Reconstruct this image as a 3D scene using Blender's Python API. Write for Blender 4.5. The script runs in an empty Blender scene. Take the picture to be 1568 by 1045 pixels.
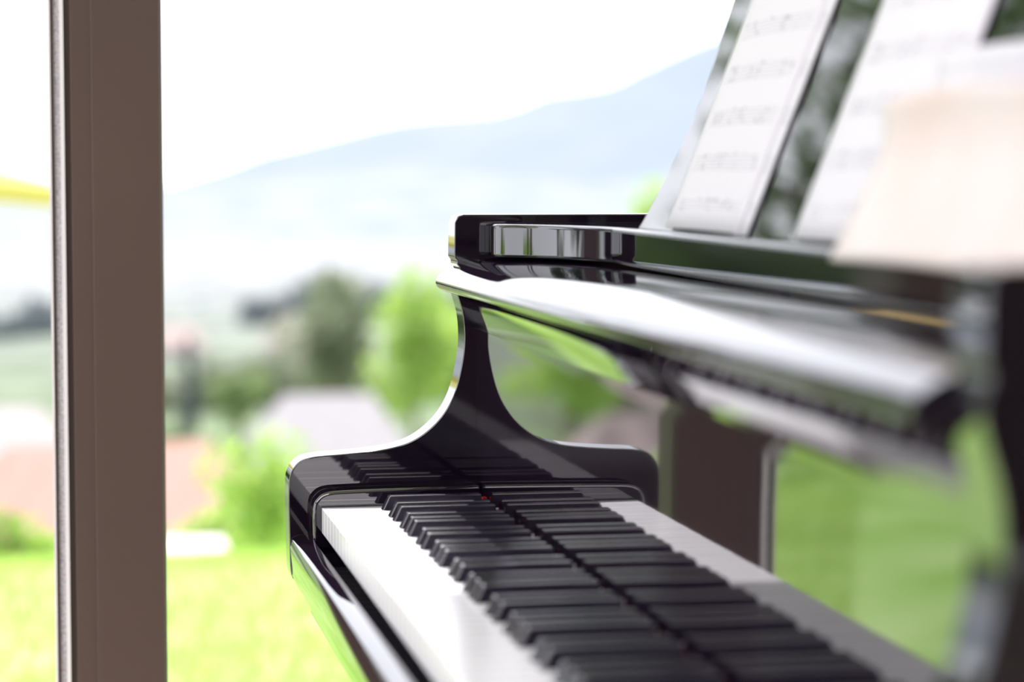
import bpy, bmesh, math, random
from mathutils import Vector, Matrix, noise
random.seed(7)
S = bpy.context.scene
try:
    S.view_settings.view_transform = 'Standard'
    S.view_settings.look = 'None'
except Exception: pass

# ------------------------------------------------------------ helpers
def mat(name, col, rough=0.5, metal=0.0, ior=1.5, coat=0.0, noise_amt=0.0, nscale=5.0, col2=None, bump=0.0, bscale=50.0, trans=None):
    m = bpy.data.materials.new(name); m.use_nodes = True
    nt = m.node_tree; N = nt.nodes; L = nt.links
    b = N['Principled BSDF']
    b.inputs['Base Color'].default_value = (*col, 1)
    b.inputs['Roughness'].default_value = rough
    b.inputs['Metallic'].default_value = metal
    b.inputs['IOR'].default_value = ior
    b.inputs['Coat Weight'].default_value = coat
    tc = N.new('ShaderNodeTexCoord')
    if col2 is not None:
        nz = N.new('ShaderNodeTexNoise'); nz.inputs['Scale'].default_value = nscale
        nz.inputs['Detail'].default_value = 5
        L.new(tc.outputs['Object'], nz.inputs['Vector'])
        r = N.new('ShaderNodeValToRGB')
        r.color_ramp.elements[0].position = 0.35; r.color_ramp.elements[0].color = (*col, 1)
        r.color_ramp.elements[1].position = 0.65; r.color_ramp.elements[1].color = (*col2, 1)
        L.new(nz.outputs['Fac'], r.inputs['Fac']); L.new(r.outputs['Color'], b.inputs['Base Color'])
    if bump > 0:
        nz2 = N.new('ShaderNodeTexNoise'); nz2.inputs['Scale'].default_value = bscale
        L.new(tc.outputs['Object'], nz2.inputs['Vector'])
        bp = N.new('ShaderNodeBump'); bp.inputs['Strength'].default_value = bump
        L.new(nz2.outputs['Fac'], bp.inputs['Height']); L.new(bp.outputs['Normal'], b.inputs['Normal'])
    if trans is not None:
        t = N.new('ShaderNodeBsdfTranslucent'); t.inputs['Color'].default_value = (*trans, 1)
        mx = N.new('ShaderNodeMixShader'); mx.inputs[0].default_value = 0.5
        L.new(b.outputs[0], mx.inputs[1]); L.new(t.outputs[0], mx.inputs[2])
        L.new(mx.outputs[0], N['Material Output'].inputs['Surface'])
    return m

def obj(name, verts, faces, material=None, parent=None, smooth=False, bevel=0.0, seg=3):
    me = bpy.data.meshes.new(name); me.from_pydata(verts, [], faces); me.update()
    bm = bmesh.new(); bm.from_mesh(me)
    bmesh.ops.recalc_face_normals(bm, faces=bm.faces); bm.to_mesh(me); bm.free()
    o = bpy.data.objects.new(name, me); S.collection.objects.link(o)
    if material: me.materials.append(material)
    if parent: o.parent = parent
    if smooth or bevel > 0:
        for p in me.polygons: p.use_smooth = True
    if bevel > 0:
        md = o.modifiers.new('bevel', 'BEVEL'); md.width = bevel; md.segments = seg
        md.limit_method = 'ANGLE'; md.angle_limit = math.radians(32); md.harden_normals = True
    return o

def boxvf(x0, x1, y0, y1, z0, z1, V, F):
    b = len(V)
    V += [(x0,y0,z0),(x1,y0,z0),(x1,y1,z0),(x0,y1,z0),(x0,y0,z1),(x1,y0,z1),(x1,y1,z1),(x0,y1,z1)]
    F += [(b,b+3,b+2,b+1),(b+4,b+5,b+6,b+7),(b,b+1,b+5,b+4),(b+1,b+2,b+6,b+5),(b+2,b+3,b+7,b+6),(b+3,b,b+4,b+7)]

def boxes(name, lst, material, parent=None, bevel=0.0, seg=3):
    V, F = [], []
    for b in lst: boxvf(*b, V, F)
    return obj(name, V, F, material, parent, bevel=bevel, seg=seg)

def prism(name, pts, a0, a1, axis, material, parent=None, bevel=0.0, seg=3):
    n = len(pts); V = []
    for a in (a0, a1):
        for p in pts:
            V.append((p[0], a, p[1]) if axis == 'Y' else ((p[0], p[1], a) if axis == 'Z' else (a, p[0], p[1])))
    F = [tuple(range(n)), tuple(range(2*n-1, n-1, -1))]
    for i in range(n):
        j = (i+1) % n
        F.append((i, j, j+n, i+n))
    return obj(name, V, F, material, parent, bevel=bevel, seg=seg)

def smooth_pts(P, k=6, closed=False):
    out = []
    n = len(P)
    for i in range(n-1):
        p0 = P[max(i-1,0)]; p1 = P[i]; p2 = P[i+1]; p3 = P[min(i+2,n-1)]
        for t in range(k):
            u = t/k
            out.append(tuple(0.5*((2*p1[c]) + (-p0[c]+p2[c])*u + (2*p0[c]-5*p1[c]+4*p2[c]-p3[c])*u*u + (-p0[c]+3*p1[c]-3*p2[c]+p3[c])*u**3) for c in range(2)))
    out.append(tuple(P[-1]))
    return out

def empty(name, loc=(0,0,0)):
    e = bpy.data.objects.new(name, None); S.collection.objects.link(e); e.empty_display_size = .1
    return e

# ------------------------------------------------------------ materials
lacquer = mat('black_lacquer', (0.006,0.003,0.009), rough=0.03, ior=2.05)
ivory = mat('white_key_plastic', (0.82,0.795,0.87), rough=0.18, ior=1.5)
ebony = mat('black_key_plastic', (0.014,0.011,0.021), rough=0.17, ior=1.8)
felt = mat('red_felt', (0.55,0.02,0.02), rough=0.9, bump=.3, bscale=900)
brass = mat('brass', (0.8,0.55,0.2), rough=0.25, metal=1)
goldplate = mat('iron_plate_gold', (0.6,0.42,0.15), rough=0.4, metal=.8)
bronze = mat('brown_aluminium', (0.084,0.056,0.047), rough=0.42, col2=(0.092,0.062,0.052), nscale=3)
bronze_dark = mat('brown_aluminium_dark', (0.05,0.033,0.03), rough=0.4)
alu = mat('silver_aluminium', (0.9,0.9,0.93), rough=0.4, metal=.2)
brush = mat('brush_seal', (0.35,0.34,0.37), rough=0.9, col2=(0.6,0.6,0.62), nscale=400)
plaster = mat('white_plaster', (0.8,0.79,0.77), rough=0.9, bump=.05, bscale=60)
darkwall = mat('dark_wood_panel', (0.10,0.07,0.06), rough=0.6, col2=(.13,.09,.07), nscale=3)

# ------------------------------------------------------------ grand piano
piano = empty('grand_piano')
YF, YN = 2.24, 0.96     # inner faces of far / near arm
AT = .038
arm = [(-.168,.655),(-.176,.664),(-.1775,.70),(-.178,.745),(-.1755,.760),(-.167,.7705),(-.152,.7745),(-.130,.776),
       (-.105,.778),(-.082,.781),(-.062,.787),(-.045,.798),(-.031,.813),(-.021,.832),(-.0145,.856),(-.0115,.880),
       (-.0130,.905),(-.0185,.925),(-.0215,.936),(-.0225,.945)]
arm = smooth_pts(arm, 5)
arm += [(-.0185,.952),(-.0185,.957),(-.021,.960),(-.0205,.992),(-.0175,.9985),(-.012,1.0),(.34,1.0),(.34,.655)]
prism('arm_bass', arm, YF, YF+AT, 'Y', lacquer, piano, bevel=.004, seg=4)
prism('arm_treble', arm, YN-AT, YN, 'Y', lacquer, piano, bevel=.004, seg=4)
# key blocks
kb = smooth_pts([(-.158,.700),(-.158,.728),(-.154,.738),(-.144,.744),(-.12,.7455),(-.06,.7465),(-.0005,.747)],5)+[(-.0005,.69),(-.158,.69)]
prism('key_block_bass', kb, 2.2145, YF+.001, 'Y', lacquer, piano, bevel=.0035, seg=4)
prism('key_block_treble', kb, YN-.001, .9855, 'Y', lacquer, piano, bevel=.0035, seg=4)
# key slip + key bed
slip = [(-.172,.655),(-.1755,.664),(-.177,.69),(-.1755,.698),(-.170,.701),(-.158,.701),(-.156,.698),(-.156,.640),(-.160,.640)]
prism('key_slip', slip, YN+.0005, YF-.0005, 'Y', lacquer, piano, bevel=0.001)
boxes('key_bed', [(-.155,.35,YN-.03,YF+.03,.62,.69)], lacquer, piano, bevel=.003)
# fallboard with lip
fb = [(0,.727),(0,.880),(-.0012,.892),(-.0045,.905),(-.0085,.915),(-.0135,.9215),(-.022,.9255),(-.031,.9285),(-.0368,.932),(-.0390,.9365),
      (-.0375,.9415),(-.0325,.9468),(-.0245,.9512),(-.0145,.9545),(-.003,.9567),(.012,.958),(.035,.9588),(.095,.959),(.095,.94),(.02,.94),(.02,.727)]
fb = smooth_pts(fb[:18],4)+fb[18:]
prism('fallboard', fb, YN+.0008, YF-.0008, 'Y', lacquer, piano, bevel=0.0015)
boxes('felt_strip', [(-.004,0.0,.9862,2.2060,.7270,.7295),(-.004,0,2.2062,2.2138,.728,.7365)], felt, piano)
# white keys
pitch = 1.2255/52
y_hi = 2.2135
V, F = [], []
for i in range(52):
    a = y_hi-(i+1)*pitch+.0005; b = y_hi-i*pitch-.0005
    dz = random.uniform(-.0002,.0002)
    boxvf(-.150,-.004,a,b,.706,.730+dz,V,F)
obj('white_keys', V, F, ivory, piano, bevel=.0009, seg=2)
names = 'ABCDEFG'
V, F = [], []
for i in range(51):
    n = names[i % 7]
    if n in 'ACDFG':
        c = y_hi-(i+1)*pitch
        off = {'A':0.0015,'C':.0015,'D':-.0015,'F':.002,'G':0}[n]
        c += off
        b = len(V)
        w0, w1 = .0070, .0052
        V += [(-.098,c-w0,.728),(-.0045,c-w0,.728),(-.0045,c+w0,.728),(-.098,c+w0,.728),
              (-.0905,c-w1,.7430),(-.0045,c-w1,.7430),(-.0045,c+w1,.7430),(-.0905,c+w1,.7430)]
        F += [(b,b+3,b+2,b+1),(b+4,b+5,b+6,b+7),(b,b+1,b+5,b+4),(b+1,b+2,b+6,b+5),(b+2,b+3,b+7,b+6),(b+3,b,b+4,b+7)]
obj('black_keys', V, F, ebony, piano, bevel=.0016, seg=3)
# music shelf
half = smooth_pts([(.045,2.232),(.022,2.226),(.010,2.212),(.008,2.197),(.016,2.183),(.030,2.168),(.044,2.148),(.057,2.122),(.068,2.09),(.076,2.055),(.080,2.02)],5)
sh = [(.33,2.232)]+half+[(x,3.2-y) for x,y in reversed(half)]+[(.33,3.2-2.232)]
prism('music_shelf', sh, .9605, .992, 'Z', lacquer, piano, bevel=.004, seg=4)
# case rim + lid
out = smooth_pts([(.30,2.278),(.9,2.278),(1.35,2.27),(1.62,2.21),(1.75,2.06),(1.74,1.88),(1.62,1.72),(1.40,1.58),(1.18,1.42),(1.0,1.2),(.85,1.03),(.65,.94),(.30,.922)],6)
def rim_ring(outl, t):
    inn = []
    n = len(outl)
    for i,(x,y) in enumerate(outl):
        a = outl[max(i-1,0)]; b = outl[min(i+1,n-1)]
        dx, dy = b[0]-a[0], b[1]-a[1]; l = math.hypot(dx,dy)
        inn.append((x+dy/l*t, y-dx/l*t))
    return inn
inn = rim_ring(out, .05)
prism('case_rim', out+list(reversed(inn)), .64, 1.0, 'Z', lacquer, piano, bevel=.004)
prism('iron_plate', inn, .90, .912, 'Z', goldplate, piano)
prism('bottom_board', inn, .66, .68, 'Z', lacquer, piano)
lidp = [(.38,2.278)]+[p for p in out if p[0]>.40]+[(.38,.922)]
prism('lid', lidp, 1.003, 1.022, 'Z', lacquer, piano, bevel=.005)
def leg(x,y,nm):
    P = [(.055,.62),(.055,.50),(.045,.47),(.034,.15),(.042,.13),(.042,.06),(.03,.055)]
    V,F=[],[]
    for r,z in P:
        for k in range(4):
            a = math.pi/4+k*math.pi/2
            V.append((x+r*1.414*math.cos(a), y+r*1.414*math.sin(a), z+ (0.02 if z==.62 else 0)))
    for i in range(len(P)-1):
        for k in range(4):
            F.append((i*4+k,i*4+(k+1)%4,(i+1)*4+(k+1)%4,(i+1)*4+k))
    F.append((0,1,2,3)); F.append(tuple(range(len(V)-4,len(V))))
    obj(nm,V,F,lacquer,piano,bevel=.003)
    bpy.ops.mesh.primitive_cylinder_add(radius=.028,depth=.022,location=(x,y,.028),rotation=(math.pi/2,0,0))
    c=bpy.context.object; c.name=nm+'_caster'; c.data.materials.append(brass); c.parent=piano
leg(.08,2.18,'leg_bass'); leg(.08,1.02,'leg_treble'); leg(1.5,1.98,'leg_tail')
boxes('pedal_lyre', [(.18,.22,1.50,1.53,.12,.64),(.18,.22,1.67,1.70,.12,.64),(.14,.26,1.46,1.74,.07,.13),(.17,.23,1.46,1.74,.56,.63)], lacquer, piano, bevel=.004)
boxes('pedals', [(.02,.15,1.52+.07*k,1.54+.07*k,.085,.097) for k in range(3)], brass, piano, bevel=.003)
# music desk
TZ = math.radians(21.3)
DX0, DZ0 = .094, .992
def deskpt(y, s, t=0.0):
    return (DX0+s*math.sin(TZ)-t*math.cos(TZ), y, DZ0+s*math.cos(TZ)+t*math.sin(TZ))
hd = smooth_pts([(1.985,0),(1.975,.012),(1.958,.045),(1.945,.08),(1.940,.115),(1.944,.155),(1.955,.20),(1.957,.245),(1.93,.285),(1.87,.31),(1.75,.322),(1.6,.325)],5)
full = hd+[(3.2-y,s) for y,s in reversed(hd[:-1])]
n=len(full); V=[deskpt(y,s,0) for y,s in full]+[deskpt(y,s,-.014) for y,s in full]
F=[tuple(range(n)),tuple(range(2*n-1,n-1,-1))]+[(i,(i+1)%n,(i+1)%n+n,i+n) for i in range(n)]
obj('music_desk',V,F,lacquer,piano,bevel=.003)
prism('desk_prop', [(.24,.992),(.262,.992),(.205,1.20),(.192,1.20)], 1.55,1.65,'Y',lacquer,piano,bevel=.002)

# ------------------------------------------------------------ sheet music
def sheet_mat(name, paper, ink, staves=8, dens=.55):
    m = bpy.data.materials.new(name); m.use_nodes=True
    nt=m.node_tree; N=nt.nodes; L=nt.links; b=N['Principled BSDF']; b.inputs['Roughness'].default_value=.75
    uv=N.new('ShaderNodeUVMap'); sp=N.new('ShaderNodeSeparateXYZ'); L.new(uv.outputs[0],sp.inputs[0])
    def M(op,a,bv=None):
        k=N.new('ShaderNodeMath'); k.operation=op
        for i,v in enumerate((a,bv)):
            if v is None: continue
            if isinstance(v,(int,float)): k.inputs[i].default_value=v
            else: L.new(v,k.inputs[i])
        return k.outputs[0]
    u,v=sp.outputs[0],sp.outputs[1]
    fs=M('FRACT',M('MULTIPLY',v,staves))
    band=M('MULTIPLY',M('GREATER_THAN',fs,.3),M('LESS_THAN',fs,.7))
    line=M('GREATER_THAN',M('FRACT',M('MULTIPLY',fs,12.5)),.78)
    mu=M('MULTIPLY',M('GREATER_THAN',u,.08),M('LESS_THAN',u,.92))
    mv=M('MULTIPLY',M('GREATER_THAN',v,.05),M('LESS_THAN',v,.93))
    mask=M('MULTIPLY',mu,mv)
    lines=M('MULTIPLY',band,line)
    vor=N.new('ShaderNodeTexVoronoi'); vor.inputs['Scale'].default_value=1
    mp=N.new('ShaderNodeMapping'); mp.inputs['Scale'].default_value=(34,staves*7,1)
    L.new(uv.outputs[0],mp.inputs[0]); L.new(mp.outputs[0],vor.inputs['Vector'])
    dots=M('MULTIPLY',M('LESS_THAN',vor.outputs['Distance'],.33),band)
    nz=N.new('ShaderNodeTexNoise'); nz.inputs['Scale'].default_value=9; L.new(uv.outputs[0],nz.inputs[0])
    dots=M('MULTIPLY',dots,M('GREATER_THAN',nz.outputs[0],1-dens))
    tot=M('MULTIPLY',M('MAXIMUM',M('MULTIPLY',lines,.7),dots),mask)
    mix=N.new('ShaderNodeMix'); mix.data_type='RGBA'
    mix.inputs['A'].default_value=(*paper,1); mix.inputs['B'].default_value=(*ink,1)
    L.new(tot,mix.inputs['Factor']); L.new(mix.outputs['Result'],b.inputs['Base Color'])
    return m
paperM=sheet_mat('printed_score',(.62,.60,.67),(.32,.31,.38),dens=.5)
creamM=mat('cream_cover',(.62,.52,.51),rough=.6,col2=(.64,.58,.59),nscale=12)

def sheet(name,y0,y1,s0,s1,t,material,curl=.004,skew=0,pages=1):
    V,F,UV=[],[],[]
    nu,nv=12,16
    for p in range(pages):
        base=len(V)
        for j in range(nv+1):
            for i in range(nu+1):
                a=i/nu; b=j/nv
                y=y0+(y1-y0)*a + skew*b
                off=t+p*.0012+curl*math.sin(a*math.pi)*(.5+.5*b)+curl*1.5*max(0,b-.6)**2*4
                V.append(deskpt(y,s0+(s1-s0)*b,off)); UV.append((a,b))
        for j in range(nv):
            for i in range(nu):
                q=base+j*(nu+1)+i; F.append((q,q+1,q+nu+2,q+nu+1))
    me=bpy.data.meshes.new(name); me.from_pydata(V,[],F)
    ul=me.uv_layers.new(name='UVMap')
    for l in me.loops: ul.data[l.index].uv=UV[l.vertex_index]
    for p in me.polygons: p.use_smooth=True
    me.materials.append(material)
    o=bpy.data.objects.new(name,me); S.collection.objects.link(o)
    sd=o.modifiers.new('thick','SOLIDIFY'); sd.thickness=.0003
    return o
sheet('sheet_music',1.885,1.675,.002,.299,.003,paperM)
sheet('sheet_music',1.690,1.655,.001,.295,.0022,paperM,curl=.0005)
sheet('sheet_music',1.545,1.335,.002,.299,.003,paperM)
sheet('sheet_music',1.36,1.15,.004,.118,.008,paperM,curl=.006)
sheet('songbook',1.33,1.02,-.020,.070,.040,creamM,curl=.014,skew=-.03,pages=3)

# ------------------------------------------------------------ window / room
win=empty('window_1')
PY=2.57
def win_post(x0,x1,nm,det=False):
    P=[(x0,PY),(x1-.004,PY),(x1,PY+.004),(x1,PY+.07),(x0,PY+.07)]
    prism(nm,P,0.02,2.42,'Z',bronze,win,bevel=.0012,seg=2)
win_post(-.3715,-.2765,'post_body')
boxes('post_cover_strip',[(-.350,-.2795,PY-.0035,PY+.001,0.02,2.42)],bronze,win,bevel=.001)
boxes('post_edge_seal',[(-.378,-.3715,PY+.004,PY+.05,.02,2.42)],bronze_dark,win)
boxes('post_edge_strip',[(-.3820,-.378,PY-.001,PY+.05,.02,2.42)],alu,win)
boxes('post_brush_seal',[(-.3885,-.3820,PY+.002,PY+.05,.02,2.42)],brush,win)
boxes('post_outer_strip',[(-.3915,-.3885,PY-.001,PY+.05,.02,2.42)],bronze_dark,win)
boxes('post_outer_bead',[(-.3940,-.3915,PY-.001,PY+.05,.02,2.42)],alu,win)
boxes('window_track',[(-5,5,PY-.03,PY+.10,-.02,.02)],bronze,win,bevel=.003)
boxes('window_header',[(-5,5,PY-.03,PY+.10,2.42,2.55)],bronze,win,bevel=.003)
for k,x in enumerate((-3.4,2.9,-5.0,4.9)):
    win_post(x,x+.1,'post_side_%d'%(k+1))
win2=empty('window_2')
boxes('side_frame',[(-5.05,-4.98,-4,PY,2.42,2.55),(-5.05,-4.98,-4,PY,-.02,.03)]+[(-5.05,-4.97,y,y+.1,0.03,2.42) for y in (-4,-2.4,-.8,.8)],bronze,win2,bevel=.003)
m=mat('oak_floor',(.50,.42,.37),rough=.35,col2=(.58,.50,.45),nscale=6)
boxes('floor',[(-5.1,5.1,-4.1,PY+.15,-.12,0)],m)
boxes('ceiling',[(-5.2,5.2,-4.1,3.27,2.55,2.75)],plaster)
boxes('wall_back',[(-5.1,5.1,-4.15,-4.0,0,2.55)],darkwall)
boxes('wall_right',[(5.0,5.15,-4.0,PY,0,2.55)],plaster)
boxes('baseboard_back',[(-5.0,5.0,-4.0,-3.98,0,.09)],plaster,bevel=.004)

# ------------------------------------------------------------ terrain
def lerp_tab(T,x):
    if x<=T[0][0]: return T[0][1]
    for (a,b),(c,d) in zip(T,T[1:]):
        if x<=c:
            u=(x-a)/(c-a); return b+(d-b)*u
    return T[-1][1]
TT=[(7.4,-.15),(9,-.40),(12,-1.3),(20,-3.4),(40,-6.5),(80,-10.5),(150,-14.5),(400,-21),(1000,-27),(4000,-30)]
def ground(x,y):
    z=lerp_tab(TT,y)
    k=min(1,max(0,(-x-1.6)/.8))
    k*= 1 if x>-14 else max(0,1-(-14-x)/6)
    if k>0:
        z2=-.15 if y<10.6 else -.15-(y-10.6)*.22
        z=z*(1-k)+max(z,z2)*k
    return z + (noise.noise(Vector((x*.05,y*.05,0)))*.02*max(0,min(y-9,60)))
def grid(name,xs,ys,fn,material,smooth=True):
    V=[(x,y,fn(x,y)) for y in ys for x in xs]
    nx=len(xs); F=[(j*nx+i,j*nx+i+1,(j+1)*nx+i+1,(j+1)*nx+i) for j in range(len(ys)-1) for i in range(nx-1)]
    return obj(name,V,F,material,smooth=smooth)
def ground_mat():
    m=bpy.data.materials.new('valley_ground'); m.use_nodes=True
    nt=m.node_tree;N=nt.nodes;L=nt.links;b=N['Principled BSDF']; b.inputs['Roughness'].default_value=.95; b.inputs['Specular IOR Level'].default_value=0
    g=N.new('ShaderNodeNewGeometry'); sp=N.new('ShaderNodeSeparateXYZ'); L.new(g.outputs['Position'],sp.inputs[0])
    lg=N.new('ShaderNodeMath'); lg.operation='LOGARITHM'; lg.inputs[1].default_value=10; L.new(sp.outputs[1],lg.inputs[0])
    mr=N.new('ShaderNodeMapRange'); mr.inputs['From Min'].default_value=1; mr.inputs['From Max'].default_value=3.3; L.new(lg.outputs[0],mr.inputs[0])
    r=N.new('ShaderNodeValToRGB'); e=r.color_ramp.elements  # ramp over distance: aerial haze painted into the ground colour
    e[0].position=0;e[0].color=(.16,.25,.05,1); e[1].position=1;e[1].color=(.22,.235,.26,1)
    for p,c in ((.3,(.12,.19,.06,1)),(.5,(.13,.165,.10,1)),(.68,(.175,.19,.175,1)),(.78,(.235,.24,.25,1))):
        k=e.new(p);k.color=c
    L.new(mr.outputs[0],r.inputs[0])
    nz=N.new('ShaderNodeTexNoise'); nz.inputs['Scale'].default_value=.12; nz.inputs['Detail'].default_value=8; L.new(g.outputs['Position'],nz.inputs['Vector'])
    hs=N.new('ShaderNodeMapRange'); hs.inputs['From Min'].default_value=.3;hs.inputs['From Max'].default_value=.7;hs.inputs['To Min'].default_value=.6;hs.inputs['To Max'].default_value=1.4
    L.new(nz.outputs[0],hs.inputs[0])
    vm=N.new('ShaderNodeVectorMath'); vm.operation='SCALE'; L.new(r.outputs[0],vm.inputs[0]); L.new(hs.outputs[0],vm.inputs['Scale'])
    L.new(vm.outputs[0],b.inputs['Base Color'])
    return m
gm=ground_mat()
lawnM=mat('lawn_grass',(.18,.35,.035),rough=.9,col2=(.32,.46,.15),nscale=2.2,bump=.5,bscale=60)
xs=[-30+i*.5 for i in range(121)]; ys=[2.7+i*.35 for i in range(54)]
grid('lawn',xs,ys,lambda x,y: ground(x,y)+.004,lawnM)
boxes('patio_edge',[(-6,6,PY+.16,3.1,-.16,-.03)],mat('patio_stone',(.6,.58,.55),rough=.9,col2=(.5,.48,.45),nscale=8),bevel=.01)
ys=[2.7*(1.075**i) for i in range(100)]
ys=[y for y in ys if y<3500]
xsn=[-1+2*i/60 for i in range(61)]
V=[];F=[]
for y in ys:
    for u in xsn:
        x=u*(40+y*.9); V.append((x,y,ground(x,y)-.02 if y<21.5 else ground(x,y)))
nx=61
F=[(j*nx+i,j*nx+i+1,(j+1)*nx+i+1,(j+1)*nx+i) for j in range(len(ys)-1) for i in range(nx-1)]
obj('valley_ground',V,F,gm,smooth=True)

# mountains
ridge=[(-3000,260),(-1500,180),(-700,60),(-300,10),(-50,-16),(60,-16),(112,-10),(170,8),(213,26),(281,42),(349,58),(417,64),(470,68),(500,86),(588,98),(622,118),(665,138),(700,152),(900,220),(1400,300),(3000,330)]
def mtn(x,y):
    h=lerp_tab(ridge,x)
    n=noise.noise(Vector((x*.006,y*.006,1)))*14+noise.noise(Vector((x*.02,y*.02,2)))*4
    u=(y-1700)/800
    base=-32
    if u<=1: k=math.sin(max(0,u)*math.pi/2)**1.2
    else: k=max(0,1-(u-1)*.6)
    return base+(h-base)*k+ n*k*(.35 if .9<u<1.1 else 1)*.6
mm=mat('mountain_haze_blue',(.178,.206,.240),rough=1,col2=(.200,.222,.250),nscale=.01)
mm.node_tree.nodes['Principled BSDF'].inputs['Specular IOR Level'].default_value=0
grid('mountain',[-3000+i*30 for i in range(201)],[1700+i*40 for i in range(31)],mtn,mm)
def hill(x,y):
    u=(y-1000)/450; k=math.sin(max(0,min(2,u))*math.pi/2)
    h=lerp_tab([(-1500,30),(-300,0),(0,-16),(130,-2),(220,3),(330,-6),(450,8),(700,30),(1500,60)],x)
    return -30+(h+30)*k+noise.noise(Vector((x*.02,y*.02,5)))*3*k
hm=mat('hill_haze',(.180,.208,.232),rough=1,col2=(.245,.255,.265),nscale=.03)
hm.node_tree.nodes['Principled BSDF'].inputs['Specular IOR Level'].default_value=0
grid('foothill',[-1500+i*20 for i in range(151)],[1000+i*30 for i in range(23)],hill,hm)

# ------------------------------------------------------------ vegetation
def leafmat(name,c,c2,tr):
    return mat(name,c,rough=.6,col2=c2,nscale=.8,trans=tr)
LB=leafmat('leaf_bright',(.24,.36,.09),(.36,.50,.14),(.45,.62,.14))
LD=leafmat('leaf_dark',(.04,.075,.025),(.08,.14,.04),(.09,.16,.03))
LM=leafmat('leaf_mid',(.14,.20,.09),(.22,.29,.13),(.23,.32,.11))
LO=leafmat('leaf_olive',(.17,.20,.13),(.23,.26,.17),(.21,.25,.14))
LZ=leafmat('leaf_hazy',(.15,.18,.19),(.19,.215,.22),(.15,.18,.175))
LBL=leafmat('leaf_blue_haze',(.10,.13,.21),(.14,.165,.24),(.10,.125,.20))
bark=mat('bark',(.12,.09,.06),rough=.95,col2=(.18,.14,.1),nscale=10)
def rnd_unit():
    while True:
        v=Vector((random.uniform(-1,1),random.uniform(-1,1),random.uniform(-1,1)))
        if .05<v.length<1: return v.normalized()
def tree(name,x,y,zc,rx,rz,lm,n=2200,leaf=.1,zb=None,clumps=14,conifer=False):
    V,F,MI=[],[],[]
    if zb is None: zb=ground(x,y)-.1
    def limb(a,b,r0,r1):
        base=len(V); d=(b-a).normalized(); p=d.orthogonal().normalized(); q=d.cross(p)
        for c,r in ((a,r0),(b,r1)):
            for k in range(7):
                an=k*2*math.pi/7; V.append(tuple(c+p*r*math.cos(an)+q*r*math.sin(an)))
        for k in range(7):
            F.append((base+k,base+(k+1)%7,base+7+(k+1)%7,base+7+k)); MI.append(1)
    top=Vector((x,y,zc+rz*.5)); bot=Vector((x,y,min(zb,zc-rz*.8)))
    R=max(.02,min(rx*.07,.2))
    limb(bot,top,R,R*.4)
    cs=[]
    for k in range(clumps):
        u=rnd_unit(); rr=random.uniform(.35,.75)
        if conifer:
            h=k/clumps; w=(1-h)*rx*.55; a=random.uniform(0,6.28)
            c=Vector((x+math.cos(a)*w*.5,y+math.sin(a)*w*.5,zc-rz+2*rz*h)); cs.append((c,max(.12*rx,w),rz*.14))
        else:
            c=Vector((x+u.x*rx*rr,y+u.y*rx*rr,zc+u.z*rz*rr)); cr=random.uniform(.32,.5)
            cs.append((c,rx*cr,rz*cr*.9))
            limb(bot.lerp(top,random.uniform(.5,.9)),c,R*.4,R*.12)
    for k in range(n):
        c,a,b=random.choice(cs); u=rnd_unit()*random.uniform(.55,1)**.5
        p=c+Vector((u.x*a,u.y*a,u.z*b)); nrm=rnd_unit(); t=nrm.orthogonal().normalized(); s=nrm.cross(t)
        l=leaf*random.uniform(.6,1.3); base=len(V)
        V.extend([tuple(p-t*l),tuple(p+s*l*.5),tuple(p+t*l),tuple(p-s*l*.5)]); F.append((base,base+1,base+2,base+3)); MI.append(0)
    me=bpy.data.meshes.new(name); me.from_pydata(V,[],F); me.materials.append(lm); me.materials.append(bark)
    me.polygons.foreach_set('material_index',MI)
    o=bpy.data.objects.new(name,me); S.collection.objects.link(o); return o
tree('deciduous_tree',11.4,80,-4.9,1.9,3.0,LB,1500,.22,clumps=20)
tree('deciduous_tree',10.9,100,-5.6,2.2,3.2,LO,1600,.25,clumps=18)
tree('deciduous_tree',12.6,115,-7.6,2.2,2.6,LO,1500,.25,clumps=18)
tree('deciduous_tree',13.6,84,-5.6,2.2,3.0,LB,1600,.25)
tree('deciduous_tree',15.4,60,-1.2,1.6,2.2,LB,1800,.18)
tree('deciduous_tree',4.1,60,-4.5,.75,.95,LM,900,.12)
tree('conifer_tree',6.1,120,-9.6,.9,2.6,LZ,1500,.2,clumps=16,conifer=True)
tree('conifer_tree',14.2,130,-9,1.3,4,LM,1500,.25,clumps=16,conifer=True)
tree('flowering_shrub',.52,10.6,-.34,.30,.34,LB,1100,.028,clumps=16)
tree('flowering_shrub',.85,11.6,-.62,.35,.36,LB,1100,.03)
tree('flowering_shrub',1.35,12.6,-.75,.5,.42,LM,1400,.035)
tree('flowering_shrub',.30,11.4,-.78,.28,.26,LB,900,.03)
tree('flowering_shrub',1.9,13.5,-.85,.5,.42,LB,1400,.035)
tree('flowering_shrub',-.55,10.8,-.6,.22,.2,LB,500,.03)
tree('flowering_shrub',.75,14,-1.1,.4,.5,LB,900,.035)
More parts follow.
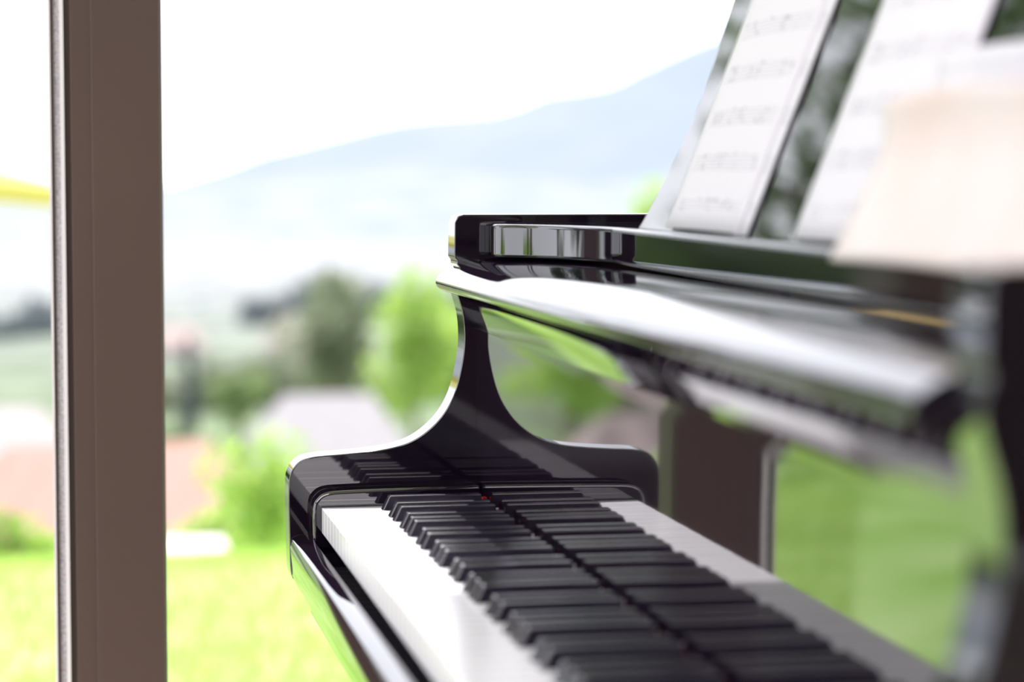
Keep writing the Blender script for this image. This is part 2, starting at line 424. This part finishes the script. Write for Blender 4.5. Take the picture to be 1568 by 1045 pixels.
# trees at left, seen mirrored in the lacquer
tree('deciduous_tree',-5.6,17.5,5.0,3.4,4.2,LD,7500,.14,clumps=34)
tree('deciduous_tree',-10.5,19,5.0,3.6,4.6,LD,6000,.15,clumps=30)
tree('deciduous_tree',-15.5,17,4,3.4,4.2,LD,4500,.16,clumps=24)
tree('deciduous_tree',-5.8,26,-.9,1.1,1.0,LD,3500,.08,clumps=18)
tree('deciduous_tree',-3.7,29,-1.2,.9,1.4,LD,2500,.08,clumps=18)
tree('deciduous_tree',-8.2,28,-.6,1.5,1.5,LD,3500,.10,clumps=18)
tree('deciduous_tree',-3.9,20,-.75,.62,.34,LB,1500,.05,clumps=12)
tree('deciduous_tree',-4.6,36,-1.0,1.6,1.8,LM,2200,.12,clumps=16)
tree('deciduous_tree',-10.6,31,-.4,1.7,1.9,LD,2500,.12,clumps=18)
tree('deciduous_tree',-19,13,3,3.2,3.8,LD,4000,.16,clumps=24)
for i in range(9):
    tree('hedge_bush',-2.75-i*.62,9.5-.10*i-(i%2)*.12,.08,.46,.36,LM if i%4==3 else LD,2400,.045,clumps=16)
def forest(name,items,lm):
    V,F=[],[]
    for (x,y,z,r,h) in items:
        bm=bmesh.new(); bmesh.ops.create_icosphere(bm,subdivisions=3,radius=1)
        for v in bm.verts:
            k=1+.28*noise.noise(v.co*2.3+Vector((x,y,z)))
            v.co=Vector((x+v.co.x*r*k,y+v.co.y*r*k,z+v.co.z*h*k))
        b=len(V); V+= [tuple(v.co) for v in bm.verts]; F+=[tuple(q.index+b for q in f.verts) for f in bm.faces]; bm.free()
    return obj(name,V,F,lm,smooth=True)
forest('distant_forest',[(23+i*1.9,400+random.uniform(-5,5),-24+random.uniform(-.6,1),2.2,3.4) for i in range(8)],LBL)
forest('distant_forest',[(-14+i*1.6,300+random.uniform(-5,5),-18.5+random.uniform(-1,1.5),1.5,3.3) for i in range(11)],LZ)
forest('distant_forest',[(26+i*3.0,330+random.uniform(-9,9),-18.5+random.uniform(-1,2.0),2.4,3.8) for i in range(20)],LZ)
forest('valley_trees',[(3+i*1.5,170+random.uniform(-5,9),-14.5+random.uniform(-1,.9),1.4,2.0) for i in range(20)],LO)
forest('valley_trees',[(-8+i*1.1,95+random.uniform(-5,5),-10.6+random.uniform(-.4,.6),.9,1.1) for i in range(24)],LM)
forest('valley_trees',[(2.6+i*.9,66+random.uniform(-3,3),-7.6+random.uniform(-.2,.5),.7,.9) for i in range(12)],LM)

# ------------------------------------------------------------ houses
def house(name,x0,x1,y0,y1,zb,ze,zr,wallc,roofc):
    e=empty(name)
    wm=mat(name+'_wall',wallc,rough=.9); rm=mat(name+'_roof',roofc,rough=.9,col2=tuple(c*.85 for c in roofc),nscale=4)
    gl=mat(name+'_glass',(.1,.12,.15),rough=.1)
    boxes('walls',[(x0,x1,y0,y1,zb,ze)],wm,e)
    o=.05*(x1-x0); ym=(y0+y1)/2; hx=(x1-x0)*.18
    V=[(x0-o,y0-o,ze),(x1+o,y0-o,ze),(x1+o,y1+o,ze),(x0-o,y1+o,ze),(x0+hx,ym,zr),(x1-hx,ym,zr)]
    obj('roof',V,[(0,1,5,4),(2,3,4,5),(1,2,5),(3,0,4),(0,3,2,1)],rm,e)
    n=4; w=(x1-x0)/n; h=(ze-zb)
    boxes('windows',[(x0+w*(i+.3),x0+w*(i+.7),y0-.03,y0+.02,zb+h*.35,zb+h*.75) for i in range(n)],gl,e)
house('house',-1.9,2.6,33,38,-7.0,-3.95,-2.85,(.6,.5,.45),(.34,.185,.15))
house('house',3.9,6.9,50,54,-8.0,-4.9,-3.7,(.45,.42,.40),(.27,.25,.262))
house('house',-3.4,-.1,44,48,-8.0,-4.4,-3.3,(.6,.57,.55),(.34,.30,.30))
house('house',17,22.8,200,206,-19,-13.2,-10.6,(.32,.28,.24),(.28,.25,.225))
house('house',9,13.5,230,236,-20,-15.2,-13.4,(.36,.33,.31),(.33,.25,.23))
house('garden_shed',-3.95,-3.05,15.4,16.2,-1.5,-.86,-.6,(.5,.42,.38),(.36,.28,.28))
b=empty('stone_bench'); sm=mat('white_stone',(.6,.58,.56),rough=.8,col2=(.5,.48,.46),nscale=9)
boxes('seat',[(-.1,.24,8.8,9.35,-.40,-.36)],sm,b,bevel=.008); boxes('supports',[(-.05,.02,8.9,9.2,-.75,-.40),(.13,.20,8.9,9.2,-.75,-.40)],mat('dark_stone',(.2,.18,.17),rough=.9),b,bevel=.008)
pe=empty('garden_parasol'); ym=mat('yellow_canvas',(.62,.53,.18),rough=.8,trans=(.6,.5,.16))
cx,cz,pr=-1.38,1.02,1.02
V=[(cx,12.5,cz+.26)];F=[]
for k in range(48):
    a=k*2*math.pi/48; sc=1.0-.05*math.cos(a*8)
    V.append((cx+pr*sc*math.cos(a),12.5+pr*sc*math.sin(a),cz-.03+.015*math.cos(a*8)))
for k in range(48): F.append((0,1+k,1+(k+1)%48))
for k in range(48):
    x,y,z=V[1+k]; V.append((x,y,z-.10))
for k in range(48): F.append((1+k,1+(k+1)%48,49+(k+1)%48,49+k))
obj('canopy',V,F,ym,pe,smooth=False)
zg=ground(cx,12.5)
bpy.ops.mesh.primitive_cylinder_add(radius=.025,depth=cz+.2-zg,location=(cx,12.5,(cz+.2+zg)/2)); c=bpy.context.object; c.name='pole'; c.parent=pe; c.data.materials.append(alu)

V,F=[],[]
def blade(x,y):
    z=ground(x,y); h=random.uniform(.02,.05); a=random.uniform(0,6.28); w=.0035
    dx,dy=math.cos(a)*w,math.sin(a)*w; lx,ly=random.uniform(-.02,.02),random.uniform(-.02,.02); b=len(V)
    V.extend([(x-dx,y-dy,z),(x+dx,y+dy,z),(x+lx,y+ly,z+h)]); F.append((b,b+1,b+2))
for k in range(30000):
    y=random.uniform(4.8,9.0); x=random.uniform(-.6-.35*(y-3)*1.0,1.2); blade(x,y)
me=bpy.data.meshes.new('grass_blades'); me.from_pydata(V,[],F); me.materials.append(LB)
o=bpy.data.objects.new('grass_blades',me); S.collection.objects.link(o)

# ------------------------------------------------------------ light
w=bpy.data.worlds.new('hazy_sky'); S.world=w; w.use_nodes=True
nt=w.node_tree; bg=nt.nodes['Background']
bg.inputs[0].default_value=(.91,.925,1.0,1); bg.inputs[1].default_value=2.7
sun=bpy.data.lights.new('sun','SUN'); sun.energy=8.5; sun.angle=math.radians(.6); sun.color=(1,.97,.94)
so=bpy.data.objects.new('sun',sun); S.collection.objects.link(so)
el=math.radians(50); az=math.radians(3)
d=Vector((math.sin(az)*math.cos(el),math.cos(az)*math.cos(el),math.sin(el)))
so.rotation_euler=d.to_track_quat('Z','Y').to_euler()
al=bpy.data.lights.new('added_room_fill','AREA'); al.energy=85; al.shape='RECTANGLE'; al.size=3; al.size_y=2; al.color=(.97,.93,1)  # added area fill for the dim interior, not a real ceiling fixture
ao=bpy.data.objects.new('added_room_fill',al); S.collection.objects.link(ao); ao.location=(-1.8,.2,2.5)

# ------------------------------------------------------------ camera
cam=bpy.data.cameras.new('camera'); co=bpy.data.objects.new('camera',cam); S.collection.objects.link(co)
cam.lens=85; cam.sensor_width=36; cam.clip_start=.05; cam.clip_end=9000
co.location=(-.390,0,1.037)
yaw=math.radians(10.72); pit=math.radians(3.93)
dv=Vector((math.sin(yaw)*math.cos(pit),math.cos(yaw)*math.cos(pit),-math.sin(pit)))
co.rotation_euler=dv.to_track_quat('-Z','Y').to_euler()
cam.dof.use_dof=True; cam.dof.focus_distance=2.26; cam.dof.aperture_fstop=3.4
S.camera=co
